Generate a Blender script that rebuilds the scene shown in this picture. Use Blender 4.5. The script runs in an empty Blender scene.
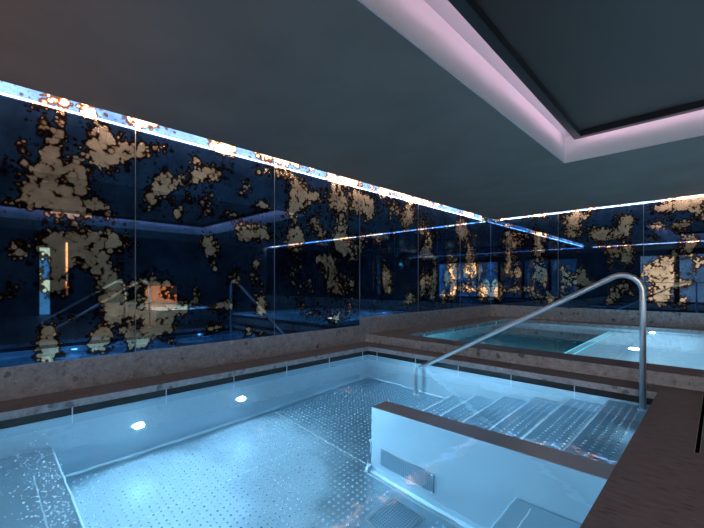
import bpy, math, random
from mathutils import Vector, Matrix
import numpy as np
random.seed(7)
S = bpy.context.scene
COL = S.collection
PI = math.pi

LED, COVE, LAMP, LAMP2, EXPO, WASH, GLASS, SOFT, LENS, UPL = 110, 11, 155, 210, 0, 9, 4, .10, 300, 80
LCOL = (.5, .79, 1); LEDLINE = 30; DOWN = 100

BLOBS_LEFT=[(0.53,2.39,0.093,0.127,1.0),(0.3,2.21,0.052,0.061,0.8),(0.2,2.03,0.025,0.034,0.7),(0.38,2.55,0.054,0.044,0.8),(0.49,2.16,0.056,0.072,0.9),(0.53,2.05,0.143,0.082,1.0),(0.49,1.86,0.198,0.144,1.1),(0.62,1.7,0.209,0.093,1.1),(0.91,2.45,0.084,0.098,1.0),(0.9,2.24,0.167,0.137,1.1),(1.08,2.34,0.107,0.091,1.0),(0.7,2.11,0.039,0.057,0.9),(0.75,1.95,0.055,0.067,0.9),(0.87,1.78,0.058,0.068,0.8),(0.96,1.7,0.043,0.06,0.8),(0.24,1.68,0.051,0.043,0.5),(0.28,1.28,0.084,0.078,0.9),(0.56,1.34,0.131,0.128,1.0),(0.9,1.41,0.233,0.108,1.1),(0.58,1.17,0.073,0.147,1.0),(0.56,0.95,0.08,0.073,1.0),(0.44,1.0,0.034,0.08,0.7),(0.24,0.93,0.076,0.077,0.8),(0.83,1.23,0.073,0.077,0.9),(0.94,1.08,0.118,0.138,1.0),(1.0,0.87,0.112,0.12,1.0),(1.03,0.71,0.105,0.101,1.1),(0.94,0.48,0.085,0.069,0.7),(0.88,0.4,0.083,0.137,1.1),(1.15,0.4,0.064,0.144,1.0),(0.49,0.57,0.056,0.063,1.0),(0.48,0.38,0.084,0.126,1.2),(0.67,0.67,0.091,0.037,0.8),(1.27,2.39,0.086,0.074,0.9),(1.44,2.46,0.081,0.054,0.8),(1.82,2.42,0.081,0.069,0.9),(1.88,2.24,0.118,0.082,1.0),(1.62,2.16,0.097,0.089,0.9),(1.45,2.17,0.061,0.054,0.8),(1.39,2.02,0.08,0.075,0.9),(1.53,2.01,0.073,0.077,0.9),(1.36,1.84,0.089,0.075,1.0),(1.74,1.95,0.056,0.046,0.7),(1.65,1.84,0.066,0.067,0.8),(1.62,1.74,0.032,0.056,0.7),(1.95,1.98,0.121,0.118,0.65),(1.94,1.82,0.072,0.071,0.7),(2.1,2.28,0.088,0.06,0.8),(2.03,2.36,0.062,0.048,0.8),(2.23,2.42,0.066,0.049,0.7),(2.47,2.25,0.071,0.077,0.9),(2.4,2.13,0.083,0.038,0.9),(2.68,2.46,0.12,0.079,0.7),(2.75,2.05,0.092,0.067,0.8),(2.65,1.98,0.104,0.053,0.8),(2.25,1.85,0.106,0.062,0.8),(2.51,1.7,0.172,0.103,0.9),(2.75,1.68,0.108,0.093,0.8),(1.98,1.49,0.098,0.095,0.8),(2.01,1.41,0.086,0.119,0.9),(2.06,1.19,0.05,0.084,0.7),(2.47,1.58,0.142,0.064,0.8),(2.33,1.05,0.082,0.113,1.0),(2.62,1.27,0.074,0.078,0.9),(2.59,1.07,0.073,0.104,0.9),(2.68,0.79,0.09,0.132,0.9),(2.71,0.64,0.091,0.079,0.8),(2.23,0.73,0.105,0.086,0.9),(1.38,0.97,0.169,0.129,1.2),(1.35,0.74,0.177,0.075,1.1),(1.65,0.73,0.153,0.079,1.0),(1.82,0.82,0.058,0.058,0.8),(1.82,0.93,0.046,0.035,0.8),(2.08,0.71,0.076,0.072,0.65),(2.03,0.47,0.124,0.084,1.0),(1.35,0.57,0.118,0.096,0.9),(1.55,0.55,0.063,0.088,0.9),(1.4,0.48,0.1,0.054,0.9),(1.55,0.35,0.053,0.033,0.8),(1.27,0.38,0.077,0.053,0.9),(2.5,0.38,0.071,0.077,0.8),(2.71,0.32,0.121,0.066,0.8),(3.04,2.55,0.117,0.069,0.6),(3.28,2.19,0.125,0.143,0.65),(3.19,2.03,0.087,0.085,0.6),(3.65,2.29,0.137,0.09,0.8),(4.05,2.44,0.173,0.126,0.9),(3.26,1.66,0.124,0.114,0.7),(3.58,1.89,0.115,0.074,0.7),(3.73,1.74,0.12,0.091,0.75),(4.11,2.21,0.176,0.127,0.8),(4.18,1.91,0.178,0.16,0.8),(4.11,1.65,0.176,0.111,0.8),(3.67,1.38,0.099,0.09,0.7),(3.88,1.32,0.166,0.124,0.7),(4.48,2.38,0.143,0.199,0.75),(3.92,0.98,0.168,0.155,0.7),(4.36,0.98,0.186,0.147,0.7),(3.18,1.03,0.104,0.141,0.6),(3.32,0.71,0.09,0.115,0.65),(3.67,0.55,0.177,0.09,0.8),(4.05,0.45,0.13,0.126,0.8),(4.34,0.56,0.093,0.163,0.7),(4.65,2.37,0.149,0.169,0.7),(4.9,2.24,0.131,0.122,0.6),(5.46,2.39,0.148,0.166,0.6),(5.93,2.28,0.195,0.213,0.8),(4.85,1.76,0.208,0.139,0.6),(5.17,1.65,0.167,0.108,0.5),(6.58,2.26,0.258,0.186,0.6),(7.08,1.99,0.282,0.173,0.6),(8.04,2.43,0.285,0.211,0.6),(8.14,2.2,0.289,0.165,0.6),(8.91,2.1,0.326,0.2,0.6),(5.23,1.09,0.141,0.144,0.6),(5.37,0.91,0.174,0.165,0.85),(5.99,0.65,0.23,0.136,0.7),(6.4,0.9,0.107,0.284,0.7),(6.77,1.57,0.19,0.084,0.6),(6.69,1.04,0.188,0.187,0.75),(6.96,1.19,0.118,0.256,0.7),(6.77,0.73,0.152,0.147,0.7),(7.68,1.43,0.223,0.227,0.7),(7.68,1.05,0.134,0.272,0.7),(8.44,1.53,0.202,0.338,0.85),(8.91,1.3,0.217,0.25,0.8),(8.39,0.88,0.401,0.12,0.8),(9.18,0.74,0.34,0.204,0.8),(7.41,0.71,0.213,0.111,0.6)]
BLOBS_BACK=[(-3.8,1.97,0.151,0.305,0.65),(-3.9,2.15,0.128,0.256,0.6),(-3.53,2.07,0.121,0.199,0.65),(-3.18,2.09,0.16,0.218,0.8),(-4.19,1.73,0.107,0.209,0.65),(-3.9,1.38,0.102,0.256,0.75),(-3.65,1.28,0.099,0.352,0.8),(-3.15,1.51,0.114,0.267,0.85),(-3.09,1.22,0.09,0.145,0.7),(-4.19,1.0,0.16,0.262,0.8),(-4.24,0.68,0.161,0.131,0.8),(-3.8,0.8,0.201,0.102,0.7),(-3.39,0.85,0.189,0.099,0.65),(-3.18,0.71,0.138,0.146,0.65),(-2.97,0.95,0.067,0.191,0.7),(-2.91,0.64,0.11,0.095,0.8),(-2.48,2.38,0.164,0.207,0.85),(-2.28,2.49,0.139,0.136,0.8),(-2.4,2.12,0.162,0.114,0.7),(-1.99,2.08,0.114,0.132,0.7),(-2.63,1.3,0.084,0.186,0.75),(-2.54,1.05,0.104,0.185,0.7),(-2.63,0.77,0.084,0.139,0.65),(-2.32,1.11,0.14,0.159,0.85),(-2.2,1.34,0.078,0.112,0.7),(-2.03,1.02,0.171,0.089,1.0),(-1.61,2.05,0.177,0.149,0.85),(-1.41,2.13,0.086,0.168,0.8),(-1.45,2.37,0.103,0.084,0.75),(-1.3,2.31,0.067,0.083,0.7),(-1.82,2.02,0.129,0.109,0.8),(-1.69,1.67,0.144,0.108,0.85),(-1.71,1.39,0.072,0.129,0.9),(-1.45,1.46,0.121,0.168,0.8),(-1.61,0.74,0.106,0.171,1.0),(-1.73,0.59,0.072,0.086,0.8),(-1.41,0.9,0.137,0.126,0.7),(-0.89,2.48,0.125,0.08,0.8),(-0.62,2.44,0.133,0.097,0.7),(-0.39,2.51,0.113,0.076,0.8),(-0.26,2.36,0.083,0.151,1.0),(-0.89,2.18,0.156,0.1,0.9),(-0.59,2.09,0.088,0.097,0.8),(-0.46,2.15,0.072,0.058,0.8),(-0.97,1.95,0.095,0.101,0.7),(-0.42,1.84,0.114,0.115,0.95),(-0.39,1.63,0.071,0.152,0.8),(-0.26,1.41,0.069,0.094,0.9),(-0.86,1.4,0.124,0.14,0.85),(-0.78,1.22,0.137,0.139,1.0),(-0.62,1.53,0.118,0.117,0.85),(-0.86,1.12,0.155,0.12,1.0),(-1.07,1.26,0.064,0.142,0.75),(-0.86,0.76,0.186,0.179,1.1),(-0.59,0.98,0.147,0.078,1.0),(-0.42,1.04,0.057,0.057,0.9),(-0.53,0.67,0.087,0.058,0.6)]

# ------------------------------------------------------------------ materials
def mat(name):
    m = bpy.data.materials.new(name); m.use_nodes = True
    nt = m.node_tree; nt.nodes.clear()
    out = nt.nodes.new('ShaderNodeOutputMaterial')
    return m, nt, out
def N(nt, t, **k):
    n = nt.nodes.new(t)
    for a, v in k.items():
        if a in n.inputs: n.inputs[a].default_value = v
        else: setattr(n, a, v)
    return n
def sock(n, **k):
    for a, v in k.items(): n.inputs[a.replace('_', ' ')].default_value = v
def simple(name, col, rough=.5, metal=0., spec=.5):
    m, nt, out = mat(name)
    b = nt.nodes.new('ShaderNodeBsdfPrincipled')
    b.inputs['Base Color'].default_value = (*col, 1)
    b.inputs['Roughness'].default_value = rough
    b.inputs['Metallic'].default_value = metal
    b.inputs['Specular IOR Level'].default_value = spec
    nt.links.new(b.outputs[0], out.inputs[0])
    return m
def emit(name, col, s):
    m, nt, out = mat(name)
    e = nt.nodes.new('ShaderNodeEmission')
    e.inputs[0].default_value = (*col, 1); e.inputs[1].default_value = s
    nt.links.new(e.outputs[0], out.inputs[0])
    return m
def ramp(nt, pts):
    r = nt.nodes.new('ShaderNodeValToRGB'); cr = r.color_ramp
    while len(cr.elements) < len(pts): cr.elements.new(.5)
    for e, (p, c) in zip(cr.elements, pts):
        e.position = p; e.color = (*c, 1)
    return r
def math_(nt, op, a, b=None):
    n = nt.nodes.new('ShaderNodeMath'); n.operation = op
    for i, v in enumerate((a, b)):
        if v is None: continue
        if isinstance(v, (int, float)): n.inputs[i].default_value = v
        else: nt.links.new(v, n.inputs[i])
    return n.outputs[0]

def stone_mat():
    m, nt, out = mat('conglomerate_stone')
    L = nt.links.new
    b = nt.nodes.new('ShaderNodeBsdfPrincipled')
    tc = nt.nodes.new('ShaderNodeTexCoord')
    no = nt.nodes.new('ShaderNodeTexNoise'); sock(no, Scale=14., Detail=8., Roughness=.75)
    mp = nt.nodes.new('ShaderNodeMixRGB'); mp.blend_type = 'LINEAR_LIGHT'; mp.inputs[0].default_value = .06
    L(tc.outputs['Object'], no.inputs['Vector'])
    L(tc.outputs['Object'], mp.inputs[1]); L(no.outputs['Color'], mp.inputs[2])
    v1 = nt.nodes.new('ShaderNodeTexVoronoi'); v1.inputs['Scale'].default_value = 11.
    v2 = nt.nodes.new('ShaderNodeTexVoronoi'); v2.inputs['Scale'].default_value = 30.
    for v in (v1, v2): L(mp.outputs[0], v.inputs['Vector'])
    base = ramp(nt, [(.28, (.13, .14, .15)), (.46, (.33, .348, .365)), (.56, (.38, .40, .42)), (.75, (.62, .645, .67))])
    L(no.outputs['Fac'], base.inputs[0])
    # big dark and pale pebbles, only some cells hold one
    def peb(v, lo, hi, thr):
        d = math_(nt, 'LESS_THAN', v.outputs['Distance'], thr)
        sp = nt.nodes.new('ShaderNodeSeparateColor'); L(v.outputs['Color'], sp.inputs[0])
        a = math_(nt, 'GREATER_THAN', sp.outputs[0], lo)
        return math_(nt, 'MULTIPLY', math_(nt, 'MULTIPLY', d, a), hi), sp
    p1, s1 = peb(v1, .66, .75, .36)
    p2, s2 = peb(v2, .55, .6, .4)
    c1 = ramp(nt, [(0, (.055, .05, .05)), (.6, (.11, .1, .1)), (1, (.6, .59, .58))]); L(s1.outputs[1], c1.inputs[0])
    c2 = ramp(nt, [(0, (.07, .065, .065)), (.5, (.27, .26, .255)), (1, (.6, .59, .58))]); L(s2.outputs[1], c2.inputs[0])
    m1 = nt.nodes.new('ShaderNodeMixRGB'); L(p2, m1.inputs[0]); L(base.outputs[0], m1.inputs[1]); L(c2.outputs[0], m1.inputs[2])
    m2 = nt.nodes.new('ShaderNodeMixRGB'); L(p1, m2.inputs[0]); L(m1.outputs[0], m2.inputs[1]); L(c1.outputs[0], m2.inputs[2])
    L(m2.outputs[0], b.inputs['Base Color'])
    b.inputs['Roughness'].default_value = .5
    bp = nt.nodes.new('ShaderNodeBump'); bp.inputs['Strength'].default_value = .15; bp.inputs['Distance'].default_value = .01
    n2 = nt.nodes.new('ShaderNodeTexNoise'); sock(n2, Scale=60., Detail=3.); L(tc.outputs['Object'], n2.inputs['Vector'])
    L(n2.outputs['Fac'], bp.inputs['Height']); L(bp.outputs[0], b.inputs['Normal'])
    L(b.outputs[0], out.inputs[0])
    return m

def deck_mat():
    # stone tops browned and darkened for the dim pink light, with dark flecks
    m, nt, out = mat('dim_lit_deck_stone'); L = nt.links.new
    b = nt.nodes.new('ShaderNodeBsdfPrincipled')
    tc = nt.nodes.new('ShaderNodeTexCoord')
    mpn = nt.nodes.new('ShaderNodeMapping'); mpn.inputs['Scale'].default_value = (1, 2.6, 1)
    mpn.inputs['Rotation'].default_value = (0, 0, .75)
    L(tc.outputs['Object'], mpn.inputs[0])
    no = nt.nodes.new('ShaderNodeTexNoise'); sock(no, Scale=11., Detail=5., Roughness=.65); L(mpn.outputs[0], no.inputs['Vector'])
    v = nt.nodes.new('ShaderNodeTexVoronoi'); v.inputs['Scale'].default_value = 13.; L(mpn.outputs[0], v.inputs['Vector'])
    base = ramp(nt, [(.25, (.06, .049, .049)), (.5, (.098, .083, .082)), (.8, (.145, .124, .122))]); L(no.outputs['Fac'], base.inputs[0])
    sp = nt.nodes.new('ShaderNodeSeparateColor'); L(v.outputs['Color'], sp.inputs[0])
    k = math_(nt, 'MULTIPLY', math_(nt, 'LESS_THAN', v.outputs['Distance'], .3), math_(nt, 'GREATER_THAN', sp.outputs[0], .62))
    k = math_(nt, 'MULTIPLY', k, .75)
    mx = nt.nodes.new('ShaderNodeMixRGB'); L(k, mx.inputs[0]); L(base.outputs[0], mx.inputs[1]); mx.inputs[2].default_value = (.04, .026, .025, 1)
    L(mx.outputs[0], b.inputs['Base Color']); b.inputs['Roughness'].default_value = .48
    bp = nt.nodes.new('ShaderNodeBump'); bp.inputs['Strength'].default_value = .25; bp.inputs['Distance'].default_value = .01
    L(no.outputs['Fac'], bp.inputs['Height']); L(bp.outputs[0], b.inputs['Normal'])
    L(b.outputs[0], out.inputs[0])
    return m

def steel_mat(name, rough=.33, base=(.66, .69, .71), wave=.0, stretch=(1, 1, 1), metal=1.):
    m, nt, out = mat(name); L = nt.links.new
    b = nt.nodes.new('ShaderNodeBsdfPrincipled')
    b.inputs['Base Color'].default_value = (*base, 1); b.inputs['Metallic'].default_value = metal
    tc = nt.nodes.new('ShaderNodeTexCoord')
    mp = nt.nodes.new('ShaderNodeMapping'); mp.inputs['Scale'].default_value = stretch; L(tc.outputs['Object'], mp.inputs[0])
    no = nt.nodes.new('ShaderNodeTexNoise'); sock(no, Scale=3., Detail=3.); L(mp.outputs[0], no.inputs['Vector'])
    L(math_(nt, 'ADD', math_(nt, 'MULTIPLY', no.outputs['Fac'], .2), rough - .1), b.inputs['Roughness'])
    if wave:
        n2 = nt.nodes.new('ShaderNodeTexNoise'); sock(n2, Scale=2.2, Detail=1.); L(tc.outputs['Object'], n2.inputs['Vector'])
        bp = nt.nodes.new('ShaderNodeBump'); bp.inputs['Strength'].default_value = wave; bp.inputs['Distance'].default_value = .2
        L(n2.outputs['Fac'], bp.inputs['Height']); L(bp.outputs[0], b.inputs['Normal'])
    L(b.outputs[0], out.inputs[0])
    return m

def perforated_mat():
    # steel plate with a grid of round holes, object space
    m, nt, out = mat('perforated_steel'); L = nt.links.new
    b = nt.nodes.new('ShaderNodeBsdfPrincipled')
    tc = nt.nodes.new('ShaderNodeTexCoord'); sp = nt.nodes.new('ShaderNodeSeparateXYZ'); L(tc.outputs['Object'], sp.inputs[0])
    def cell(o):
        f = math_(nt, 'FRACT', math_(nt, 'MULTIPLY', o, 50.))
        return math_(nt, 'POWER', math_(nt, 'SUBTRACT', f, .5), 2.)
    u = cell(sp.outputs[0]); v = cell(sp.outputs[1])
    h = math_(nt, 'LESS_THAN', math_(nt, 'ADD', u, v), .11)
    mx = nt.nodes.new('ShaderNodeMixRGB'); L(h, mx.inputs[0]); mx.inputs[1].default_value = (.5, .54, .57, 1); mx.inputs[2].default_value = (.02, .03, .04, 1)
    L(mx.outputs[0], b.inputs['Base Color']); b.inputs['Metallic'].default_value = .9; b.inputs['Roughness'].default_value = .4
    L(b.outputs[0], out.inputs[0])
    return m

def mirror_mat():
    # patinated mirror: deep blue silvering with pale gold islands ringed in rust brown
    m, nt, out = mat('patinated_mirror'); L = nt.links.new
    b = nt.nodes.new('ShaderNodeBsdfPrincipled')
    tc = nt.nodes.new('ShaderNodeTexCoord')
    at = nt.nodes.new('ShaderNodeAttribute'); at.attribute_name = 'patina'
    n0 = nt.nodes.new('ShaderNodeTexNoise'); sock(n0, Scale=10., Detail=3.); L(tc.outputs['Object'], n0.inputs['Vector'])
    wp = nt.nodes.new('ShaderNodeMixRGB'); wp.blend_type = 'LINEAR_LIGHT'; wp.inputs[0].default_value = .035
    L(tc.outputs['Object'], wp.inputs[1]); L(n0.outputs['Color'], wp.inputs[2])
    va = nt.nodes.new('ShaderNodeTexVoronoi'); va.inputs['Scale'].default_value = 9.; L(wp.outputs[0], va.inputs['Vector'])
    vb = nt.nodes.new('ShaderNodeTexVoronoi'); vb.inputs['Scale'].default_value = 22.; L(wp.outputs[0], vb.inputs['Vector'])
    n1 = nt.nodes.new('ShaderNodeTexNoise'); sock(n1, Scale=5., Detail=5., Roughness=.6); L(tc.outputs['Object'], n1.inputs['Vector'])
    n2 = nt.nodes.new('ShaderNodeTexNoise'); sock(n2, Scale=30., Detail=4., Roughness=.65); L(tc.outputs['Object'], n2.inputs['Vector'])
    da = math_(nt, 'MULTIPLY', va.outputs['Distance'], 1.5)
    db = math_(nt, 'ADD', math_(nt, 'MULTIPLY', vb.outputs['Distance'], 1.1), .12)
    dd = math_(nt, 'MINIMUM', da, db)
    v = math_(nt, 'SUBTRACT', at.outputs['Fac'], dd)
    v = math_(nt, 'ADD', v, math_(nt, 'MULTIPLY', math_(nt, 'SUBTRACT', n1.outputs['Fac'], .5), .8))
    v = math_(nt, 'ADD', v, math_(nt, 'MULTIPLY', math_(nt, 'SUBTRACT', n2.outputs['Fac'], .5), .45))
    v = math_(nt, 'ADD', v, .5)          # islands where v > .8
    r = ramp(nt, [(.0, (.062, .145, .29)), (.34, (.055, .13, .26)), (.47, (.03, .045, .08)), (.58, (.03, .014, .010)),
                  (.70, (.085, .03, .012)), (.76, (.26, .11, .045)), (.805, (.58, .39, .21)), (.93, (.84, .62, .41))])
    L(v, r.inputs[0])
    # cloudy variation of the silvering
    n3 = nt.nodes.new('ShaderNodeTexNoise'); sock(n3, Scale=2.5, Detail=6., Roughness=.65); L(tc.outputs['Object'], n3.inputs['Vector'])
    mr = nt.nodes.new('ShaderNodeMapRange'); L(n3.outputs['Fac'], mr.inputs[0])
    for i, q in zip((1, 2, 3, 4), (.32, .66, .45, 1.2)): mr.inputs[i].default_value = q
    mu = nt.nodes.new('ShaderNodeMixRGB'); mu.blend_type = 'MULTIPLY'; mu.inputs[0].default_value = 1
    L(r.outputs[0], mu.inputs[1]); L(mr.outputs[0], mu.inputs[2])
    L(mu.outputs[0], b.inputs['Base Color'])
    L(math_(nt, 'SUBTRACT', .95, math_(nt, 'MULTIPLY', math_(nt, 'GREATER_THAN', v, .76), .15)), b.inputs['Metallic'])
    b.inputs['Roughness'].default_value = .018
    b.inputs['Specular IOR Level'].default_value = .7
    b.inputs['Specular Tint'].default_value = (.45, .7, 1, 1)
    L(b.outputs[0], out.inputs[0])
    return m

def water_mat():
    m, nt, out = mat('pool_water'); L = nt.links.new
    b = nt.nodes.new('ShaderNodeBsdfPrincipled')
    b.inputs['Base Color'].default_value = (.50, .79, .95, 1)
    b.inputs['Roughness'].default_value = 0; b.inputs['IOR'].default_value = 1.333
    b.inputs['Transmission Weight'].default_value = 1
    tc = nt.nodes.new('ShaderNodeTexCoord')
    no = nt.nodes.new('ShaderNodeTexNoise'); sock(no, Scale=7., Detail=1.); L(tc.outputs['Object'], no.inputs['Vector'])
    bp = nt.nodes.new('ShaderNodeBump'); bp.inputs['Strength'].default_value = .035; bp.inputs['Distance'].default_value = .05
    L(no.outputs['Fac'], bp.inputs['Height']); L(bp.outputs[0], b.inputs['Normal'])
    L(b.outputs[0], out.inputs[0])
    return m

def ceiling_mat():
    m, nt, out = mat('grey_ceiling_plaster'); L = nt.links.new
    b = nt.nodes.new('ShaderNodeBsdfPrincipled')
    tc = nt.nodes.new('ShaderNodeTexCoord')
    no = nt.nodes.new('ShaderNodeTexNoise'); sock(no, Scale=1.6, Detail=5.); L(tc.outputs['Object'], no.inputs['Vector'])
    r = ramp(nt, [(.3, (.21, .168, .145)), (.7, (.265, .216, .19))]); L(no.outputs['Fac'], r.inputs[0])
    L(r.outputs[0], b.inputs['Base Color']); b.inputs['Roughness'].default_value = .6
    L(b.outputs[0], out.inputs[0])
    return m

M = dict(
    stone=stone_mat(), deck=deck_mat(), ceiling=ceiling_mat(), mirror=mirror_mat(), water=water_mat(), perforated=perforated_mat(),
    steel=steel_mat('pool_steel', .34, (.42, .5, .55), wave=.05, metal=.74), floor_steel=steel_mat('dimpled_steel', .34, (.46, .58, .66)), dimple=steel_mat('glint_dimple_steel', .2, (.85, .88, .9)), shelf=steel_mat('satin_shelf_steel', .5, (.75, .8, .83)),  # dimples get a paler steel to stand for their lamp glints
    rail=steel_mat('polished_rail_steel', .38, (.92, .92, .92)), nosing=simple('white_nosing_strip', (.88, .9, .9), .5),
    black=simple('black_gutter_tile', (.008, .008, .009), .35), blackframe=simple('black_frame', (.006, .006, .007), .3),
    white=simple('white_cove_paint', (.8, .78, .78), .6), wall=simple('dark_wall_plaster', (.05, .055, .06), .6),
    membrane=simple('grey_panel_membrane', (.062, .046, .04), .5, 0, .25), grey=simple('mid_grey_metal', (.3, .31, .32), .4, .8),
    grout=simple('panel_joint_metal', (.25, .22, .2), .35, .8), bubble=simple('bright_air_bubble', (.95, .97, 1), .15, .0, 1.),
    led=emit('white_led', (1, .8, .77), LED), ledline=emit('pale_pink_led', (1, .72, .74), LEDLINE), ledwash=emit('opal_led_wash', (1, .76, .72), WASH), glass=emit('lit_lobby_glazing', (.95, .93, .92), GLASS), dimglass=emit('dim_lobby_glazing', (.95, .9, .88), GLASS * .2), cove=emit('pink_led', (1, .60, .79), COVE),
    **{k: emit('lamp_lens_' + k, LCOL, LENS) for k in ('lamp', 'lampsoft', 'lamp2')},
    edge=emit('turquoise_edge_glow', (.12, .75, .85), 2.2),
    void=simple('matte_black_slot', (.002, .002, .002), .95, 0, 0),
    exit=emit('exit_sign_glow', (.05, .75, 1), 6), door=emit('doorway_glow', (.45, .85, 1), 1.6), warm=emit('warm_lamp_glow', (1, .5, .28), 3.5),
    niche=emit('niche_glow', (1, .4, .2), .4),
    bottom=simple('dimmed_deep_end', (.03, .085, .1), .4),  # deep end coloured dark in place of its dim light
)

# ------------------------------------------------------------------ mesh helpers
class MB:
    def __init__(s): s.v, s.f, s.m = [], [], []
    def face(s, pts, mi=0):
        b = len(s.v); s.v += [tuple(p) for p in pts]; s.f.append(tuple(range(b, b + len(pts)))); s.m.append(mi)
    def box(s, x0, x1, y0, y1, z0, z1, mi=0, top=None):
        b = len(s.v)
        s.v += [(x, y, z) for z in (z0, z1) for y in (y0, y1) for x in (x0, x1)]
        for k, q in enumerate(((0, 2, 3, 1), (4, 5, 7, 6), (0, 1, 5, 4), (2, 6, 7, 3), (0, 4, 6, 2), (1, 3, 7, 5))):
            s.f.append(tuple(b + i for i in q)); s.m.append(top if (k == 1 and top is not None) else mi)
        return s
    def prism(s, prof, axis, a0, a1, mi=0):
        # prof: closed 2-D loop in the plane across `axis` ('x': (y,z), 'y': (x,z)); extruded from a0 to a1
        b = len(s.v); n = len(prof)
        for a in (a0, a1):
            for p, q in prof: s.v.append((a, p, q) if axis == 'x' else (p, a, q))
        for i in range(n):
            j = (i + 1) % n
            s.f.append((b + i, b + j, b + n + j, b + n + i)); s.m.append(mi)
        s.f.append(tuple(b + i for i in range(n))[::-1]); s.m.append(mi)
        s.f.append(tuple(b + n + i for i in range(n))); s.m.append(mi)
        return s
    def tube(s, path, r, n=16, mi=0, caps=True):
        path = [Vector(p) for p in path]; b = len(s.v); ref = None
        for i, p in enumerate(path):
            t = (path[min(i + 1, len(path) - 1)] - path[max(i - 1, 0)]).normalized()
            if ref is None: ref = t.orthogonal().normalized()
            ref = (ref - t * ref.dot(t)).normalized(); bi = t.cross(ref)
            for k in range(n):
                a = 2 * PI * k / n
                s.v.append(tuple(p + r * (math.cos(a) * ref + math.sin(a) * bi)))
        for i in range(len(path) - 1):
            for k in range(n):
                k2 = (k + 1) % n
                s.f.append((b + i * n + k, b + i * n + k2, b + (i + 1) * n + k2, b + (i + 1) * n + k)); s.m.append(mi)
        if caps:
            s.f.append(tuple(b + k for k in range(n))[::-1]); s.m.append(mi)
            e = b + (len(path) - 1) * n; s.f.append(tuple(e + k for k in range(n))); s.m.append(mi)
        return s
    def lathe(s, prof, o, axis, n=24, mi=0):
        # prof: (radius, height) along `axis` (unit vector) from o
        a = Vector(axis); u = a.orthogonal().normalized(); w = a.cross(u); o = Vector(o); b = len(s.v)
        for r, h in prof:
            for k in range(n):
                t = 2 * PI * k / n
                s.v.append(tuple(o + a * h + (u * math.cos(t) + w * math.sin(t)) * r))
        for i in range(len(prof) - 1):
            for k in range(n):
                k2 = (k + 1) % n
                s.f.append((b + i * n + k, b + i * n + k2, b + (i + 1) * n + k2, b + (i + 1) * n + k)); s.m.append(mi)
        s.f.append(tuple(b + k for k in range(n))[::-1]); s.m.append(mi)
        e = b + (len(prof) - 1) * n; s.f.append(tuple(e + k for k in range(n))); s.m.append(mi)
        return s
    def dimples(s, x0, x1, y0, y1, z, step=.053, r=.012, h=.006, skip=(), mi=0, stag=False):
        nx = int((x1 - x0) / step); ny = int((y1 - y0) / step)
        ox = x0 + (x1 - x0 - (nx - 1) * step) / 2; oy = y0 + (y1 - y0 - (ny - 1) * step) / 2
        for i in range(nx):
            for j in range(ny):
                x, y = ox + i * step, oy + (j + (.5 if stag and i % 2 else 0)) * step
                if any(a - r < x < b + r and c - r < y < d + r for a, b, c, d in skip): continue
                b0 = len(s.v)
                for rr, hh in ((r, -.0008), (r * .72, h * .55)):
                    for k in range(8):
                        t = 2 * PI * k / 8; s.v.append((x + rr * math.cos(t), y + rr * math.sin(t), z + hh))
                s.v.append((x, y, z + h))
                for k in range(8):
                    k2 = (k + 1) % 8
                    s.f.append((b0 + k, b0 + k2, b0 + 8 + k2, b0 + 8 + k)); s.f.append((b0 + 8 + k, b0 + 8 + k2, b0 + 16)); s.m += [mi, mi]
        return s
    def build(s, name, mats, parent=None, smooth=False, bevel=0, loc=None):
        me = bpy.data.meshes.new(name)
        v = s.v
        if loc is not None: v = [(a - loc[0], b - loc[1], c - loc[2]) for a, b, c in v]
        me.from_pydata(v, [], s.f)
        for q in (mats if isinstance(mats, (list, tuple)) else [mats]): me.materials.append(q)
        me.polygons.foreach_set('material_index', s.m)
        if smooth: me.polygons.foreach_set('use_smooth', [True] * len(s.f))
        me.update()
        o = bpy.data.objects.new(name, me); COL.objects.link(o)
        if loc is not None: o.location = loc
        if parent:
            o.parent = parent
            o.location = Vector(o.location) - Vector(abs_loc(parent))
        if bevel:
            bv = o.modifiers.new('edge', 'BEVEL'); bv.width = bevel; bv.segments = 2; bv.limit_method = 'ANGLE'
        return o
def abs_loc(o):
    l = Vector(o.location)
    while o.parent: o = o.parent; l += Vector(o.location)
    return l
def tag(o, label, cat, group=None, kind=None):
    o['label'] = label; o['category'] = cat
    if group: o['group'] = group
    if kind: o['kind'] = kind
    return o
def thing(name, loc, label, cat, group=None):
    o = bpy.data.objects.new(name, None); COL.objects.link(o); o.location = loc; o.empty_display_size = .1
    return tag(o, label, cat, group)
def struct(o, label=None, cat=None):
    o['kind'] = 'structure'
    if label: o['label'] = label
    if cat: o['category'] = cat
    return o

# ------------------------------------------------------------------ dimensions (metres; camera stands at x = y = 0)
WX, WY = -4.33, 9.64            # left and back wall planes
RX, NY = 6.4, -4.6              # right wall, wall behind the camera
CZ = 2.64                       # ceiling
PX0, PX1, PY0, PY1, PW = -3.95, -.41, -.12, 4.39, -.13     # near pool and its water level
PF = -1.42                      # near pool floor
QX0, QX1, QY0, QY1, QW = -3.76, 1.5, 5.15, 9.35, .06       # far pool
DZ = .13                        # raised deck round the far pool
PLY = 4.73                      # front of the raised deck
G = .17                         # LED slot width

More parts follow.
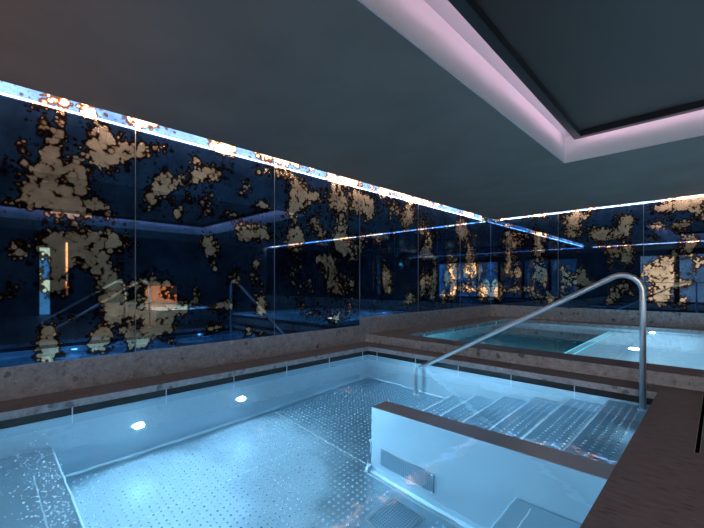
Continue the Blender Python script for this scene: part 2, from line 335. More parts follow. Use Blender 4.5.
# ------------------------------------------------------------------ room shell
def floor():
    m = MB(); T = -.062
    def slab(x0, x1, y0, y1, z0, z1): m.box(x0, x1, y0, y1, z0, z1, 0, 1)
    slab(WX, PX0, NY, PLY, T, 0); slab(PX1, RX, NY, PLY, T, 0)
    slab(PX0, PX1, PY1, PLY, T, 0); slab(PX0, PX1, NY, PY0, T, 0)
    return struct(m.build('floor', [M['stone'], M['deck']]), 'stone deck round the near pool, tops coloured darker and browner for dim light', 'floor')
floor()
def raised():
    m = MB(); B = .07
    m.box(WX, RX, PLY, QY0, 0, DZ, 0, 1)
    m.box(WX, QX0, QY0, WY, B, DZ, 0, 1); m.box(QX1, RX, QY0, WY, 0, DZ, 0, 1); m.box(QX0, QX1, QY1, WY, B, DZ, 0, 1)
    return struct(m.build('floor_raised', [M['stone'], M['deck']]), 'raised stone deck, one step up, round the far pool', 'floor')
raised()
def base(name, b, lab):
    return struct(b.build(name, M['stone'], bevel=.004), lab, 'baseboard')
b = MB(); b.box(WX - .1, WX + .004, NY, 4.59, 0, .285)
base('baseboard_left', b, 'grey stone plinth below the mirrored left wall')
b = MB(); b.box(WX - .1, WX + .004, 4.59, WY, 0, .42)
base('baseboard_left_raised', b, 'taller grey stone plinth beside the far pool')
b = MB(); b.box(WX, RX, WY - .004, WY + .1, DZ - .06, .43)
base('baseboard_back', b, 'grey stone plinth below the mirrored back wall')
def box_struct(name, args, m, label, cat, **k):
    b = MB(); b.box(*args); return struct(b.build(name, m, **k), label, cat)
box_struct('wall_left', (WX - .3, WX - .1, NY - .2, WY + .3, -1.7, 3.1), M['wall'], 'wall behind the left mirror panels', 'wall')
box_struct('wall_back', (WX - .1, RX + .2, WY + .1, WY + .3, -1.7, 3.1), M['wall'], 'wall behind the back mirror panels', 'wall')
box_struct('wall_right', (RX, RX + .2, NY - .2, WY + .1, -.1, 3.1), M['wall'], 'dark right wall seen in the mirrors', 'wall')
box_struct('wall_front', (WX - .1, RX, NY - .2, NY, -.1, 3.1), M['wall'], 'dark wall opposite the back mirror', 'wall')
# ceiling with the tray opening and the light slot along the left and back walls
TX0, TX1, TY0, TY1, TZ = -1.53, 4.08, -.3, 5.72, 3.0
GY = .14
c = MB()
c.box(WX + G, TX0, NY, WY - GY, CZ, CZ + .03); c.box(TX1, RX, NY, WY - GY, CZ, CZ + .03)
c.box(TX0, TX1, NY, TY0, CZ, CZ + .03); c.box(TX0, TX1, TY1, WY - GY, CZ, CZ + .03)
struct(c.build('ceiling', M['ceiling']), 'dark grey plaster ceiling', 'ceiling')
u = MB()                                                    # upstand of the tray and the tray's own ceiling
u.box(TX0, TX0 + .012, TY0, TY1, CZ + .003, TZ); u.box(TX1 - .012, TX1, TY0, TY1, CZ + .003, TZ)
u.box(TX0 + .012, TX1 - .012, TY1 - .012, TY1, CZ + .003, TZ); u.box(TX0 + .012, TX1 - .012, TY0, TY0 + .012, CZ + .003, TZ)
u.box(TX0 - .02, TX1 + .02, TY0 - .02, TY1 + .02, TZ, TZ + .03)
struct(u.build('ceiling_recess', M['white']), 'white recessed ceiling tray glowing pink', 'ceiling recess')
l = MB()
l.box(WX + G, WX + G + .02, NY, WY - GY, CZ + .03, 2.86); l.box(WX - .1, WX + G + .02, NY, WY, 2.86, 2.88)
l.box(WX + G, RX, WY - GY - .02, WY - GY, CZ + .03, 2.86); l.box(WX + G, RX, WY - GY - .02, WY + .1, 2.86, 2.88)
struct(l.build('trim_1', M['white']), 'white box of the ceiling light slot', 'trim')
# gutter band under the deck slab
g = MB(); W = .02
for x0, x1, y0, y1 in ((PX0 - W, PX0, PY0, PY1), (PX1, PX1 + W, PY0, PY1), (PX0, PX1, PY1, PY1 + W), (PX0, PX1, PY0 - W, PY0)):
    g.box(x0, x1, y0, y1, PW - .012, -.062)
struct(g.build('trim_2', M['black']), 'black gutter band above the near pool', 'trim')
g = MB()
for x0, x1, y0, y1 in ((QX0 - W, QX0, QY0, QY1), (QX1, QX1 + W, QY0, QY1), (QX0, QX1, QY1, QY1 + W)):
    g.box(x0, x1, y0, y1, QW - .01, .07)
struct(g.build('trim_3', M['black']), 'black gutter band above the far pool', 'trim')

# ------------------------------------------------------------------ patinated mirror panels
def density(blobs, s, z):
    d = .02
    for c, cz, rs, rz, k in blobs:
        q = ((s - c) / rs) ** 2 + ((z - cz) / rz) ** 2
        if q < 9: d += k * math.exp(-.62 * q)
    return min(d, 1.15)
def panel(axis, s0, s1, zb, label, blobs, group, spill=()):
    # a 6 mm sheet standing on the plinth, its face on the wall plane
    zt = 2.86; step = .03; ns = max(2, int((s1 - s0) / step)); nz = int((zt - zb) / step)
    gap = .0025
    loc = (WX, (s0 + s1) / 2, zb) if axis == 'y' else ((s0 + s1) / 2, WY, zb)
    me_v, me_f, dens = [], [], []
    rnd = random.Random(int(s0 * 1000) + (7 if axis == 'y' else 3))
    extra = list(spill)
    for i in range(ns + 1):
        s = s0 + gap + (s1 - s0 - 2 * gap) * i / ns
        for j in range(nz + 1):
            z = zb + (zt - zb) * j / nz
            me_v.append((0, s - loc[1], z - zb) if axis == 'y' else (s - loc[0], 0, z - zb))
            dens.append(density(blobs + extra, s, z))
    w = nz + 1
    for i in range(ns):
        for j in range(nz):
            a = i * w + j; q = (a, a + w, a + w + 1, a + 1)
            me_f.append(q if axis == 'y' else q)
    # back face and edges so that the sheet has its thickness
    b = len(me_v); sg = -.012 if axis == 'y' else .012
    cs = [0, ns * w, ns * w + nz, nz]
    for k in cs:
        x, y, z = me_v[k]; me_v.append((x + sg, y, z) if axis == 'y' else (x, y + sg, z)); dens.append(0)
    for k in range(4):
        k2 = (k + 1) % 4; me_f.append((cs[k], b + k, b + k2, cs[k2]))
    me_f.append((b + 3, b + 2, b + 1, b))
    me = bpy.data.meshes.new('mirror_panel'); me.from_pydata(me_v, [], me_f)
    at = me.attributes.new('patina', 'FLOAT', 'POINT'); at.data.foreach_set('value', dens)
    me.materials.append(M['mirror']); me.update()
    o = bpy.data.objects.new('mirror_panel', me); COL.objects.link(o); o.location = loc
    tag(o, label, 'mirror panel', group)
    # bright joint strip at the panel's far edge
    if axis == 'y':
        j = MB(); j.box(WX - .002, WX + .0025, s1 - .003, s1 + .003, zb, zt)
    else:
        j = MB(); j.box(s1 - .003, s1 + .003, WY - .0025, WY + .002, zb, zt)
    j.build('joint_strip', M['grout'], o)
    return o
def scatter(axis, n, s0, s1, rnd):
    return [(rnd.uniform(s0, s1), rnd.uniform(.4, 2.7), rnd.uniform(.04, .14), rnd.uniform(.05, .2), rnd.uniform(.5, 1)) for _ in range(n)]
rn = random.Random(11)
left = [(-4.6, -3.9), (-3.9, -2.2), (-2.2, -.5), (-.5, 1.2), (1.2, 2.9), (2.9, 4.59), (4.59, 6.3), (6.3, 8.0), (8.0, 9.64)]
lab = ['mirror panel on the left wall at the end behind the viewer', 'patinated mirror panel on the left wall beside the end piece behind the viewer',
       'patinated mirror panel on the left wall level with the viewer\'s back', 'gold-clouded mirror panel at the near end of the left wall, above the pool bench',
       'mostly blue mirror panel with small gold islands, above the first pool lamp',
       'dark speckled mirror panel ending at the step in the plinth', 'dark mirror panel just past the step in the plinth',
       'narrow-looking mirror panel next to last before the room corner on the left wall', 'streaky gold mirror panel meeting the room corner on the left wall']
more_left = scatter('y', 60, -4.5, -.6, rn) + [(rn.uniform(-4.5, 9.6), rn.uniform(2.62, 2.84), rn.uniform(.05, .16), rn.uniform(.05, .1), rn.uniform(.6, 1)) for _ in range(75)] + [(rn.uniform(2.9, 9.6), rn.uniform(.45, 2.55), rn.uniform(.06, .16), rn.uniform(.08, .24), rn.uniform(.2, .42)) for _ in range(120)]
for (a, c_), t in zip(left, lab):
    zb = .285 if c_ < 4.6 else .42
    bl = [q for q in BLOBS_LEFT + more_left if a - .5 < q[0] < c_ + .5]
    panel('y', a, c_, zb, t, bl, 'patinated mirror panels of the left wall')
back = [(WX, -2.71), (-2.71, -1.12), (-1.12, .48), (.48, 2.08), (2.08, 3.68), (3.68, 5.28), (5.28, 6.4)]
labb = ['gold-flecked mirror panel of the back wall meeting the room corner', 'blue and gold mirror panel behind the arch of the handrail',
        'mirror panel with large pale gold clouds right of the handrail post', 'back wall mirror panel just beyond the one with pale gold clouds',
        'back wall mirror panel in the middle of the unseen stretch', 'back wall mirror panel next to last before the right wall', 'short back wall mirror panel touching the right wall']
more_back = scatter('x', 70, .0, 6.4, rn) + [(rn.uniform(-4.3, 6.4), rn.uniform(2.62, 2.84), rn.uniform(.05, .16), rn.uniform(.05, .1), rn.uniform(.6, 1)) for _ in range(60)] + [(rn.uniform(-4.3, -.3), rn.uniform(.5, 2.6), rn.uniform(.04, .12), rn.uniform(.05, .16), rn.uniform(.2, .42)) for _ in range(80)]
for (a, c_), t in zip(back, labb):
    bl = [q for q in BLOBS_BACK + more_back if a - .5 < q[0] < c_ + .5]
    panel('x', a, c_, .43, t, bl, 'patinated mirror panels of the back wall')

# ------------------------------------------------------------------ LED slot strips
def strip(name, args, m, label, cat, group, carrier):
    t = thing(name, ((args[0] + args[1]) / 2, (args[2] + args[3]) / 2, args[4]), label, cat, group)
    b = MB(); b.box(*args); b.build('diffuser', m, t)
    b = MB(); b.box(*args[:4], args[5] + .002, args[5] + .1); b.build('opal_wash', M['ledwash'], t)
    b = MB(); b.box(*carrier); b.build('carrier_profile', M['grey'], t)
    return t
strip('led_strip', (WX + G - .012, WX + G - .006, -.4, WY - GY - .05, CZ + .012, CZ + .028), M['led'],
      'long white light strip in the slot above the left mirror wall', 'light strip', 'slot light strips',
      (WX + G - .006, WX + G, -.4, WY - GY - .05, CZ + .008, CZ + .04))
strip('led_strip', (WX + G + .05, RX - .05, WY - GY + .006, WY - GY + .012, CZ + .012, CZ + .028), M['led'],
      'white light strip in the slot above the back mirror wall', 'light strip', 'slot light strips',
      (WX + G + .05, RX - .05, WY - GY, WY - GY + .006, CZ + .008, CZ + .04))

t = thing('led_strip', (0, -.55, CZ - .03), 'light strip across the ceiling just behind the viewer', 'light strip', 'slot light strips')
m = MB(); m.box(WX + .2, 5.8, -.575, -.525, CZ - .012, CZ); m.build('carrier_profile', M['grey'], t)
m = MB(); m.box(WX + .2, 5.8, -.56, -.54, CZ - .02, CZ - .012); m.build('diffuser', M['ledline'], t)

# ------------------------------------------------------------------ floating ceiling panel in the pink tray
VX0, VX1, VY0, VY1, VZ = -1.37, 3.92, -.14, 5.56, 2.88
t = thing('ceiling_panel', (1.27, 1.56, VZ), 'large black-framed grey panel floating in the pink-lit ceiling tray', 'ceiling panel')
f = MB(); w = .085; hz = .055
f.box(VX0, VX0 + w, VY0, VY1, VZ, VZ + hz); f.box(VX1 - w, VX1, VY0, VY1, VZ, VZ + hz)
f.box(VX0 + w, VX1 - w, VY1 - w, VY1, VZ, VZ + hz); f.box(VX0 + w, VX1 - w, VY0, VY0 + w, VZ, VZ + hz)
f.build('frame', M['blackframe'], t)
f = MB(); f.box(VX0 + w, VX1 - w, VY0 + w, VY1 - w, VZ + .075, VZ + .085); f.build('membrane', M['membrane'], t)
f = MB(); e = .10
f.box(VX0 + w - .02, VX0 + w, VY0 + .065, VY1 - .065, VZ + hz, VZ + .085); f.box(VX1 - w, VX1 - w + .02, VY0 + .065, VY1 - .065, VZ + hz, VZ + .085)
f.box(VX0 + w, VX1 - w, VY1 - w, VY1 - w + .02, VZ + hz, VZ + .085); f.box(VX0 + w, VX1 - w, VY0 + w - .02, VY0 + w, VZ + hz, VZ + .085)
f.build('upper_rim', M['blackframe'], t)
f = MB()
for x, y in ((-.6, .6), (3.1, .6), (-.6, 4.7), (3.1, 4.7)): f.box(x - .01, x + .01, y - .01, y + .01, VZ + .085, TZ)
f.build('hanger', M['grey'], t)
cz0, cz1 = VZ + hz + .004, VZ + hz + .024
for args, lb in (((VX0 + .018, VX0 + .026, VY0 + .05, VY1 - .05, cz0, cz1), 'pink light strip on the long left edge of the ceiling panel'),
                 ((VX1 - .026, VX1 - .018, VY0 + .05, VY1 - .05, cz0, cz1), 'pink light strip on the edge of the ceiling panel away from the mirrors'),
                 ((VX0 + .05, VX1 - .05, VY1 - .026, VY1 - .018, cz0, cz1), 'pink light strip on the panel edge facing the far pool'),
                 ((VX0 + .05, VX1 - .05, VY0 + .018, VY0 + .026, cz0, cz1), 'pink light strip on the panel edge behind the viewer')):
    b = MB(); b.box(*args); tag(b.build('cove_light', M['cove']), lb, 'light strip', 'pink cove light strips')

# the tray's long left edge runs very slightly out of square with the wall
for o in list(COL.objects):
    n_ = o.parent.name if o.parent else o.name
    if o.type == 'MESH' and n_.split('.')[0] in ('ceiling', 'ceiling_recess', 'ceiling_panel', 'cove_light'):
        off = abs_loc(o)
        for v in o.data.vertices:
            x, y = v.co.x + off.x, v.co.y + off.y
            if -1.7 < x < -1.2: v.co.x += (-.022 if 'panel' in n_ or 'cove' in n_ else -.006) * (y - 5.72)

# ------------------------------------------------------------------ near pool
pool = thing('steel_pool', ((PX0 + PX1) / 2, (PY0 + PY1) / 2, PF), 'stainless steel pool in front with dimpled floor, benches and stairs', 'pool')
TH = .02
def part(name, mb, m, parent=pool, **k): return mb.build(name, m, parent, **k)
PTX, PTY0, PTY1 = -2.27, 2.56, 2.79             # dividing wall: free end, front and back faces
BX, BY, BZ = -.983, .474, -.78                   # bench fronts and seat height
SZ = [-.2, -.403, -.606, -.81, -1.013, -1.216]; SX = [-.785, -1.13, -1.475, -1.82, -2.165, -2.49]
top = PW + .004
w = MB(); w.box(PX0, PX0 + .002, PY0, PY1, PF, top); part('basin_wall', w, M['steel'])
w = MB(); w.box(PX0, PX1, PY1 - .002, PY1, PF, top); part('basin_wall', w, M['steel'])
w = MB(); w.box(PX1 - .002, PX1, PY0, PY1, PF, top); part('basin_wall', w, M['steel'])
w = MB(); w.box(PX0, PX1, PY0, PY0 + .002, PF, top); part('basin_wall', w, M['steel'])
skip = [(-3.93, -3.6, 4.05, 4.36), (-1.95, -1.56, 2.05, 2.52), (PTX - .06, PX1, PTY0 - .07, PTY1 + .05), (SX[5] - .02, PX1, PTY1, PY1), (BX, PX1, PY0, PTY0), (PX0, PX1, PY0, BY)]
w = MB(); w.box(PX0, PX1, PY0, PY1, PF - .02, PF); w.dimples(PX0 + .06, BX - .05, BY + .04, PY1 - .05, PF, skip=skip, mi=1)
part('basin_floor', w, [M['floor_steel'], M['dimple']], smooth=False)
w = MB(); w.box(PX0 + .01, PTX - .06, 2.597, 2.603, PF, PF + .0015); w.box(-3.05, -3.046, BY + .05, 2.59, PF, PF + .0015)
part('weld_seam', w, M['nosing'])
w = MB()                                        # cove strip where wall meets floor
w.prism([(PX0 + .002, PF), (PX0 + .035, PF), (PX0 + .014, PF + .012), (PX0 + .002, PF + .035)], 'y', BY, PY1)
w.prism([(PY1 - .002, PF), (PY1 - .002, PF + .035), (PY1 - .014, PF + .012), (PY1 - .035, PF)], 'x', PX0, SX[5])
part('floor_cove', w, M['steel'])
def bench(x0, x1, y0, y1, slot):
    m = MB(); m.box(x0, x1, y0, y1, PF, BZ)
    o = part('bench', m, M['steel'], bevel=.012)
    s_ = MB(); s_.box(*slot, BZ, BZ + .004); s_.build('air_slot', M['nosing'], o)
    return o
bench(PX0 + .002, BX, PY0 + .002, BY, (-3.5, -1.3, .31, .318))
bench(BX, PX1 - .002, PY0 + .002, PTY0, (-.866, -.858, .4, 2.50))
# dividing wall with rounded base flange
m = MB(); m.box(PTX, PX1 - .002, PTY0, PTY1, PF, PW + .005)
wallp = part('dividing_wall', m, M['steel'], bevel=.008)
m = MB()
prof = [(PTY0, PF)] + [(PTY0 - .055, PF), (PTY0 - .055, PF + .012), (PTY0 - .03, PF + .022), (PTY0 - .012, PF + .05), (PTY0, PF + .1)]
m.prism(prof, 'x', PTX - .05, BX)
m.prism([(PTX, PF), (PTX, PF + .1), (PTX - .012, PF + .05), (PTX - .03, PF + .022), (PTX - .055, PF + .012), (PTX - .055, PF)], 'y', PTY0 - .055, PTY1 + .03)
m.build('base_flange', M['steel'], wallp)
m = MB(); m.box(-2.16, -1.61, PTY0 - .008, PTY0, -1.225, -.965)
gr = m.build('intake_grille', M['grey'], wallp)
m = MB()                                        # perforated field as real holes: crossing bars
for i in range(28): x = -2.15 + i * .0197; m.box(x, x + .008, PTY0 - .013, PTY0 - .008, -1.215, -.975)
for i in range(13): z = -1.215 + i * .0195; m.box(-2.15, -1.62, PTY0 - .0135, PTY0 - .0085, z, z + .008)
m.build('mesh_screen', M['floor_steel'], gr)
for x in (-2.15, -1.62):
    for z in (-1.215, -.975):
        m = MB(); m.lathe([(.009, 0), (.008, .006), (.003, .008)], (x, PTY0 - .012, z), (0, -1, 0), 10); m.build('screw', M['nosing'], gr)
# stairs down towards the left
for k in range(6):
    x0 = SX[k]; x1 = SX[k - 1] if k else PX1 - .002
    m = MB(); m.box(x0, x1, PTY1, PY1 - .002, SZ[k] - .015, SZ[k]); m.box(x0, x0 + .015, PTY1, PY1 - .002, SZ[k + 1] if k < 5 else PF, SZ[k] - .015)
    m.dimples(x0 + .05, x1 - .02, PTY1 + .03, PY1 - .05, SZ[k], step=.06, r=.013, h=.006, mi=1, stag=True)
    st = part('stair_step', m, [M['floor_steel'], M['dimple']])
    n = MB(); n.box(x0 - .002, x0 + .014, PTY1 + .005, PY1 - .004, SZ[k], SZ[k] + .010); n.build('nosing', M['nosing'], st)
# brackets in the gutter under the deck edge
for y in (-.1 + .0, .61, 1.37, 2.1, 2.83, 3.56, 4.25):
    if y < 0: continue
    m = MB(); m.box(PX0, PX0 + .006, y - .004, y + .004, PW, -.062); part('gutter_bracket', m, M['rail'])
for x in (-3.77, -3.06, -2.4, -1.73, -1.08):
    m = MB(); m.box(x - .004, x + .004, PY1 - .006, PY1, PW, -.062); part('gutter_bracket', m, M['rail'])
def water(name, x0, x1, y0, y1, z, lb):
    m = MB(); m.face([(x0, y0, z), (x1, y0, z), (x1, y1, z), (x0, y1, z)])
    return struct(m.build(name, M['water']), lb, 'water')
water('water', PX0, PX1, PY0, PY1, PW, 'clear still water filling the steel pool in front')

def lamp(o, ax, label, r=.05, m='lamp', group='underwater lamps'):
    t = thing('underwater_lamp', o, label, 'lamp', group)
    b = MB(); b.lathe([(r * 1.5, 0), (r * 1.5, .006), (r * 1.35, .011), (r * 1.05, .011), (r * 1.05, .002)], o, ax, 28); b.build('rim', M['rail'], t, smooth=False)
    li = bpy.data.lights.new('underwater_lamp_beam', 'AREA'); li.shape = 'DISK'; li.size = r * 1.7; li.color = LCOL
    li.energy = (r / .05) ** 2 * {'lamp': LAMP, 'lampsoft': LAMP * SOFT, 'lamp2': LAMP2}[m]
    lo = bpy.data.objects.new('underwater_lamp_beam', li); COL.objects.link(lo); a_ = Vector(ax)
    lo.rotation_euler = (-a_).to_track_quat('Z', 'Y').to_euler(); lo.parent = t; lo.location = a_ * .048
    b = MB(); b.lathe([(r, .003), (r * .96, .02), (r * .8, .032), (r * .5, .040), (r * .15, .044)], o, ax, 24); b.build('lens', M[m], t, smooth=True)
    return t
lamp((PX0 + .003, 1.117, -.78), (1, 0, 0), 'glaring round lamp in the left steel wall, the one nearer the bench')
lamp((PX0 + .003, 2.178, -.78), (1, 0, 0), 'glaring round lamp in the left steel wall, second from the bench')
lamp((-2.9, PY0 + .003, -.42), (0, 1, 0), 'added unseen fill lamp in the near pool wall above the bench', m='lampsoft')  # hidden fill lamp put in to light the bench and bubbles
lamp((PX1 - .003, 1.3, -.45), (-1, 0, 0), 'added unseen fill lamp in the pool wall below the right deck', m='lampsoft')  # another fill, added out of sight to lift the basin light
lamp((-2.0, PTY1 + .003, -.5), (0, 1, 0), 'underwater lamp in the back of the dividing wall, low by the foot of the stairs', m='lampsoft')
lamp((-1.05, PTY1 + .003, -.24), (0, 1, 0), 'added unseen fill lamp in the back of the dividing wall, brightening the upper steps', r=.05, m='lampsoft')  # added out of sight so the upper nosings catch light
lamp((PX1 - .003, 3.55, -.167), (-1, 0, 0), 'small unseen lamp added at the top landing to brighten the nosings', r=.025, m='lampsoft')  # made-up lamp, there only to brighten the step nosings

def grate(x0, x1, y0, y1, z, label):
    t = thing('drain_grate', ((x0 + x1) / 2, (y0 + y1) / 2, z), label, 'drain', 'square floor drains')
    m = MB(); m.box(x0, x1, y0, y1, z, z + .006); m.build('plate', M['grey'], t, bevel=.002)
    m = MB(); n = int((x1 - x0 - .03) / .021); q = int((y1 - y0 - .03) / .021)
    for i in range(n): x = x0 + .018 + i * .021; m.box(x, x + .008, y0 + .015, y1 - .015, z + .006, z + .010)
    for i in range(q): y = y0 + .018 + i * .021; m.box(x0 + .015, x1 - .015, y, y + .008, z + .006, z + .0105)
    m.build('grid', M['floor_steel'], t)
    return t
grate(-1.93, -1.60, 2.10, 2.43, PF, 'square perforated drain on the floor before the dividing wall')
grate(-3.9, -3.62, 4.07, 4.34, PF, 'square perforated drain in the far left corner of the pool floor')

# rising air bubbles over the near bench
m = MB(); rb = random.Random(3)
t_ = (1 + 5 ** .5) / 2
ico = [Vector(v).normalized() for v in ((-1, t_, 0), (1, t_, 0), (-1, -t_, 0), (1, -t_, 0), (0, -1, t_), (0, 1, t_), (0, -1, -t_), (0, 1, -t_), (t_, 0, -1), (t_, 0, 1), (-t_, 0, -1), (-t_, 0, 1))]
icf = ((0, 11, 5), (0, 5, 1), (0, 1, 7), (0, 7, 10), (0, 10, 11), (1, 5, 9), (5, 11, 4), (11, 10, 2), (10, 7, 6), (7, 1, 8), (3, 9, 4), (3, 4, 2), (3, 2, 6), (3, 6, 8), (3, 8, 9), (4, 9, 5), (2, 4, 11), (6, 2, 10), (8, 6, 7), (9, 8, 1))
for _ in range(600):
    x = rb.uniform(-3.9, -2.3); y = .44 - abs(rb.gauss(0, .16)); z = rb.uniform(BZ + .01, BZ + .12) if rb.random() < .7 else rb.uniform(BZ, PW - .05)
    if y < PY0 + .03: continue
    r = rb.choice((.003, .0035, .004, .005, .007)); b0 = len(m.v)
    m.v += [(x + r * v.x, y + r * v.y, z + r * v.z) for v in ico]
    for q in icf: m.f.append(tuple(b0 + i for i in q)); m.m.append(0)
o = m.build('air_bubbles', M['bubble'], smooth=True); tag(o, 'tiny bright air bubbles rising over the near bench', 'bubbles', kind='stuff')

# ------------------------------------------------------------------ handrail
def arc_path(pts, radii, n=14):
    pts = [Vector(p) for p in pts]; out = [pts[0]]
    for i in range(1, len(pts) - 1):
        a, b_, c = pts[i - 1], pts[i], pts[i + 1]; d1 = (a - b_).normalized(); d2 = (c - b_).normalized()
        ang = d1.angle(d2); r = radii[i - 1]; tl = r / math.tan(ang / 2); ctr = b_ + (d1 + d2).normalized() * (r / math.sin(ang / 2))
        p, q = b_ + d1 * tl - ctr, b_ + d2 * tl - ctr; th = PI - ang
        for k in range(n + 1):
            s = k / n; out.append(ctr + (p * math.sin((1 - s) * th) + q * math.sin(s * th)) / math.sin(th))
    return out + [pts[-1]]
def handrail(foot, bend, topv, post, label, group=None):
    t = thing('handrail', post, label, 'handrail', group)
    m = MB(); m.tube(arc_path([foot, bend, topv, post], [.09, .155]), .025, 20); m.build('rail_tube', M['rail'], t, smooth=True)
    for p in (foot, post):
        m = MB(); m.lathe([(.042, 0), (.042, .01), (.036, .016), (.028, .018)], p, (0, 0, 1), 24); m.build('flange', M['rail'], t, smooth=False)
    return t
RY = 4.27
handrail((-2.97, RY, PF), (-2.97, RY, -.185), (-.502, RY, 1.182), (-.502, RY, SZ[0]), 'bent stainless steel handrail over the stairs of the near pool')

# slot drain in the right deck
t = thing('slot_drain', (-.1, 3.8, 0), 'thin black slot drain in the brown deck beside the handrail', 'drain')
m = MB(); m.box(-.108, -.088, 3.0, 4.6, .0, .002); m.build('slot', M['void'], t)
m = MB(); m.box(-.111, -.108, 3.0, 4.6, .0, .003); m.box(-.088, -.085, 3.0, 4.6, .0, .003); m.build('edge_profile', M['grey'], t)

# ------------------------------------------------------------------ far pool
pool2 = thing('plunge_pool', ((QX0 + QX1) / 2, (QY0 + QY1) / 2, -1.2), 'raised far pool with lit steel shelf and dark deep end', 'pool')
QF = -1.2; qt = QW + .004
w = MB(); w.box(QX0, QX0 + .002, QY0, QY1, QF, qt); part('basin_wall', w, M['bottom'], pool2)
w = MB(); w.box(QX0, QX1, QY1 - .002, QY1, QF, qt); part('basin_wall', w, M['steel'], pool2)
w = MB(); w.box(QX1 - .002, QX1, QY0, QY1, QF, qt); part('basin_wall', w, M['steel'], pool2)
w = MB(); w.box(QX0, QX1, QY0, QY0 + .002, QF, qt); part('basin_wall', w, M['steel'], pool2)
w = MB(); w.box(QX0, -1.66, QY0, QY1, QF - .02, QF); part('basin_floor', w, M['bottom'], pool2)
w = MB(); w.box(-1.66, -1.0, QY0 + .002, QY1 - .002, QF, -.5)
s1 = part('shelf', w, M['shelf'], pool2, bevel=.01)
for x in (-1.66, -1.54):
    n = MB(); n.box(x, x + .016, QY0 + .01, QY1 - .01, -.5, -.494); n.build('glowing_edge', M['edge'], s1)  # shelf edges made to glow so their lines read bright
w = MB(); w.box(-1.0, QX1 - .002, QY0 + .002, QY1 - .002, QF, -.3)
s2 = part('shelf', w, M['shelf'], pool2, bevel=.01)
n = MB(); n.box(-1.002, -.98, QY0 + .01, QY1 - .01, -.3, -.297); n.build('nosing', M['nosing'], s2)
for y in (5.65, 6.67, 7.73, 8.65):
    m = MB(); m.box(QX0 - .003, QX0 + .012, y - .025, y + .025, QW - .03, .1); part('gutter_bracket', m, M['rail'], pool2)
water('water', QX0, QX1, QY0, QY1, QW, 'clear dark water filling the far raised pool')
lamp((-.93, 7.0, -.297), (0, 0, 1), 'glaring lamp in the shelf of the far pool, left of the handrail post', .065, 'lamp2', 'lamps of the far pool')
lamp((-.95, QY1 - .003, -.13), (0, -1, 0), 'lamp in the back wall of the far pool, partly behind the handrail post', .04, 'lamp2', 'lamps of the far pool')
lamp((.6, QY0 + .003, -.12), (0, 1, 0), 'unseen lamp added in the front wall of the far pool to brighten the shelf', .05, 'lamp2', 'lamps of the far pool')  # made-up lamp, hidden, lifts the shelf brightness
lamp((-2.9, QY0 + .003, -.35), (0, 1, 0), 'lamp in the front wall of the far pool at its dark deep end', .04, 'lamp2', 'lamps of the far pool')

# ------------------------------------------------------------------ the side of the room seen only in the mirrors
tub = thing('tub_stand_in', (2.4, 2.6, 0), 'raised stone-clad tub standing in for a lit pool farther off, seen in the mirrors', 'hot tub')  # stands in for a pool farther off and adds light to the mirrors
HX0, HX1, HY0, HY1, HZ = .55, 5.2, 2.98, 4.55, .36; HR = .1
m = MB()
for x0, x1, y0, y1 in ((HX0, HX0 + HR, HY0, HY1), (HX1 - HR, HX1, HY0, HY1), (HX0 + HR, HX1 - HR, HY0, HY0 + HR), (HX0 + HR, HX1 - HR, HY1 - HR, HY1)): m.box(x0, x1, y0, y1, 0, HZ)
m.build('surround', M['stone'], tub)
m = MB(); m.box(HX0 + HR, HX1 - HR, HY0 + HR, HY1 - HR, 0, .02); m.build('tub_floor', M['nosing'], tub)
water('water', HX0 + HR, HX1 - HR, HY0 + HR, HY1 - HR, .34, 'lit water in the stand-in tub seen in the mirrors')
for y in (3.35, 4.15): lamp((HX0 + HR + .003, y, .19), (1, 0, 0), 'lamp added in the stand-in tub wall, the %s' % ('nearer one' if y < 3.5 else 'one toward the far pool'), .06, 'lamp2', 'added lamps of the stand-in tub')  # lamps added to make the stand-in water shine
for x, wd in ((.42, 'by the near pool'), (2.3, 'farther from the mirrors')):
    handrail((x, 1.15, 0), (x, 1.15, .12), (x, 2.8, 1.17), (x, 2.8, 0), 'handrail on the right deck seen in the left mirrors, the one ' + wd, 'right deck handrails')
def wall_item(name, args, frame, m, label, cat, part_name):
    t = thing(name, ((args[0] + args[1]) / 2, (args[2] + args[3]) / 2, args[4]), label, cat)
    b = MB(); b.box(*args); b.build(part_name, m, t)
    x0, x1, y0, y1, z0, z1 = args; f = MB()
    f.box(x0 - .01, x1, y0 - frame, y0, z0, z1 + frame); f.box(x0 - .01, x1, y1, y1 + frame, z0, z1 + frame); f.box(x0 - .01, x1, y0, y1, z1, z1 + frame)
    f.build('frame', M['blackframe'], t)
    return t
wall_item('glass_doorway', (RX - .03, RX, 1.5, 1.75, .02, 2.1), .05, M['door'], 'narrow bright glazed doorway on the right wall, seen in the mirrors', 'doorway', 'pane')
wall_item('wall_lamp', (RX - .05, RX, 2.15, 2.2, .6, 2.3), .02, M['warm'], 'tall warm wall lamp on the right wall, seen in the mirrors', 'lamp', 'diffuser')
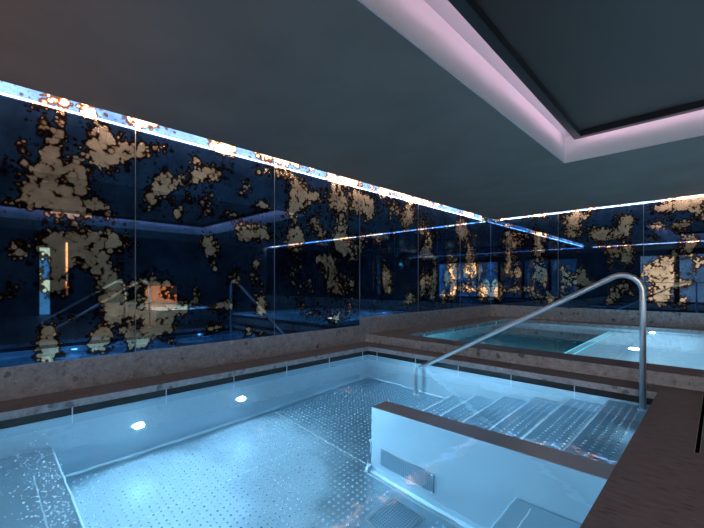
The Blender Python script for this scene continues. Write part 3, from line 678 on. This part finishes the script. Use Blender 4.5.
# glazed, lit lobby front in the wall opposite the back mirror
for n_, (a, c) in enumerate(((1.6, 2.95), (3.05, 4.4), (4.5, 5.9), (.1, 1.4), (-1.4, -.1), (-2.9, -1.6))):
    m = MB(); m.box(a, c, NY, NY + .012, .1, 2.35); w_ = struct(m.build('window_%d' % (n_ + 1), M['glass'] if n_ < 3 else M['dimglass']), 'lit lobby glazing opposite the back mirror', 'window')
    m = MB()
    for x in (a - .05, c): m.box(x, x + .05, NY, NY + .05, .05, 2.4)
    m.box(a, c, NY, NY + .05, .05, .1); m.box(a, c, NY, NY + .05, 2.35, 2.4); m.box(a, c, NY + .012, NY + .03, 1.0, 1.03)
    m.build('window_frame', M['blackframe'], w_)
wall_item('warm_niche', (RX - .03, RX, 4.5, 5.6, .1, .9), .04, M['niche'], 'warm lit niche low on the right wall, seen in the mirrors', 'niche', 'back_panel')
wall_item('exit_sign', (RX - .06, RX, -.7, -.35, 2.15, 2.32), .01, M['exit'], 'small glowing blue sign on the right wall, seen in the mirrors', 'sign', 'face')

t = thing('fill_spot', (.6, 1.0, VZ + .068), 'unseen fill spot added in the ceiling panel to brighten the right deck', 'lamp')  # made-up lamp out of view, lifts the dark right deck
m = MB(); m.lathe([(.055, .007), (.055, 0), (.042, 0), (.042, .006)], (.6, 1.0, VZ + .068), (0, 0, 1), 24); m.build('trim_ring', M['grey'], t)
li = bpy.data.lights.new('fill_spot_beam', 'SPOT'); li.energy = DOWN; li.color = (1, .84, .82); li.spot_size = 1.5; li.spot_blend = .9; li.shadow_soft_size = .03
lo = bpy.data.objects.new('fill_spot_beam', li); COL.objects.link(lo); lo.parent = t; lo.location = (0, 0, -.02)
lo.rotation_euler = Vector((.75, -1.6, 2.9)).to_track_quat('Z', 'Y').to_euler()
t = thing('warm_fill', (-3.3, -1.3, 0), 'unseen warm fill lamp added behind the viewer to tint the ceiling', 'lamp')  # added out of view to give the ceiling its warm tint
m = MB(); m.lathe([(.07, 0), (.07, .05), (.06, .07), (.05, .07), (.05, .05)], (-3.3, -1.3, 0), (0, 0, 1), 24); m.build('housing', M['blackframe'], t)
m = MB(); m.lathe([(.049, .051), (.045, .058)], (-3.3, -1.3, 0), (0, 0, 1), 24); m.build('lens', M['warm'], t)
li = bpy.data.lights.new('warm_fill_beam', 'SPOT'); li.energy = UPL; li.color = (1, .52, .3); li.spot_size = 2.3; li.spot_blend = 1; li.shadow_soft_size = .04
lo = bpy.data.objects.new('warm_fill_beam', li); COL.objects.link(lo); lo.parent = t; lo.location = (0, 0, .08); lo.rotation_euler = (PI, 0, 0)

# ------------------------------------------------------------------ camera, world, view
cam = bpy.data.cameras.new('camera'); co = bpy.data.objects.new('camera', cam); COL.objects.link(co)
co.location = (0, 0, 1); co.rotation_euler = (PI / 2, 0, math.radians(44.5))
cam.sensor_width = 36; cam.lens = 375 / 704 * 36; cam.shift_y = 19 / 704; cam.clip_start = .02
S.camera = co
wd = bpy.data.worlds.new('world'); S.world = wd; wd.use_nodes = True
bg = wd.node_tree.nodes['Background']; bg.inputs[0].default_value = (.5, .55, .6, 1); bg.inputs[1].default_value = .01
S.view_settings.view_transform = 'Standard'; S.view_settings.look = 'None'; S.view_settings.gamma = 1
S.view_settings.exposure = EXPO
cy = S.cycles
cy.use_denoising = True; cy.use_adaptive_sampling = False; cy.max_bounces = 14; cy.glossy_bounces = 8; cy.transmission_bounces = 10; cy.diffuse_bounces = 4
cy.sample_clamp_indirect = 3.2; cy.caustics_reflective = True; cy.caustics_refractive = True; cy.blur_glossy = .1
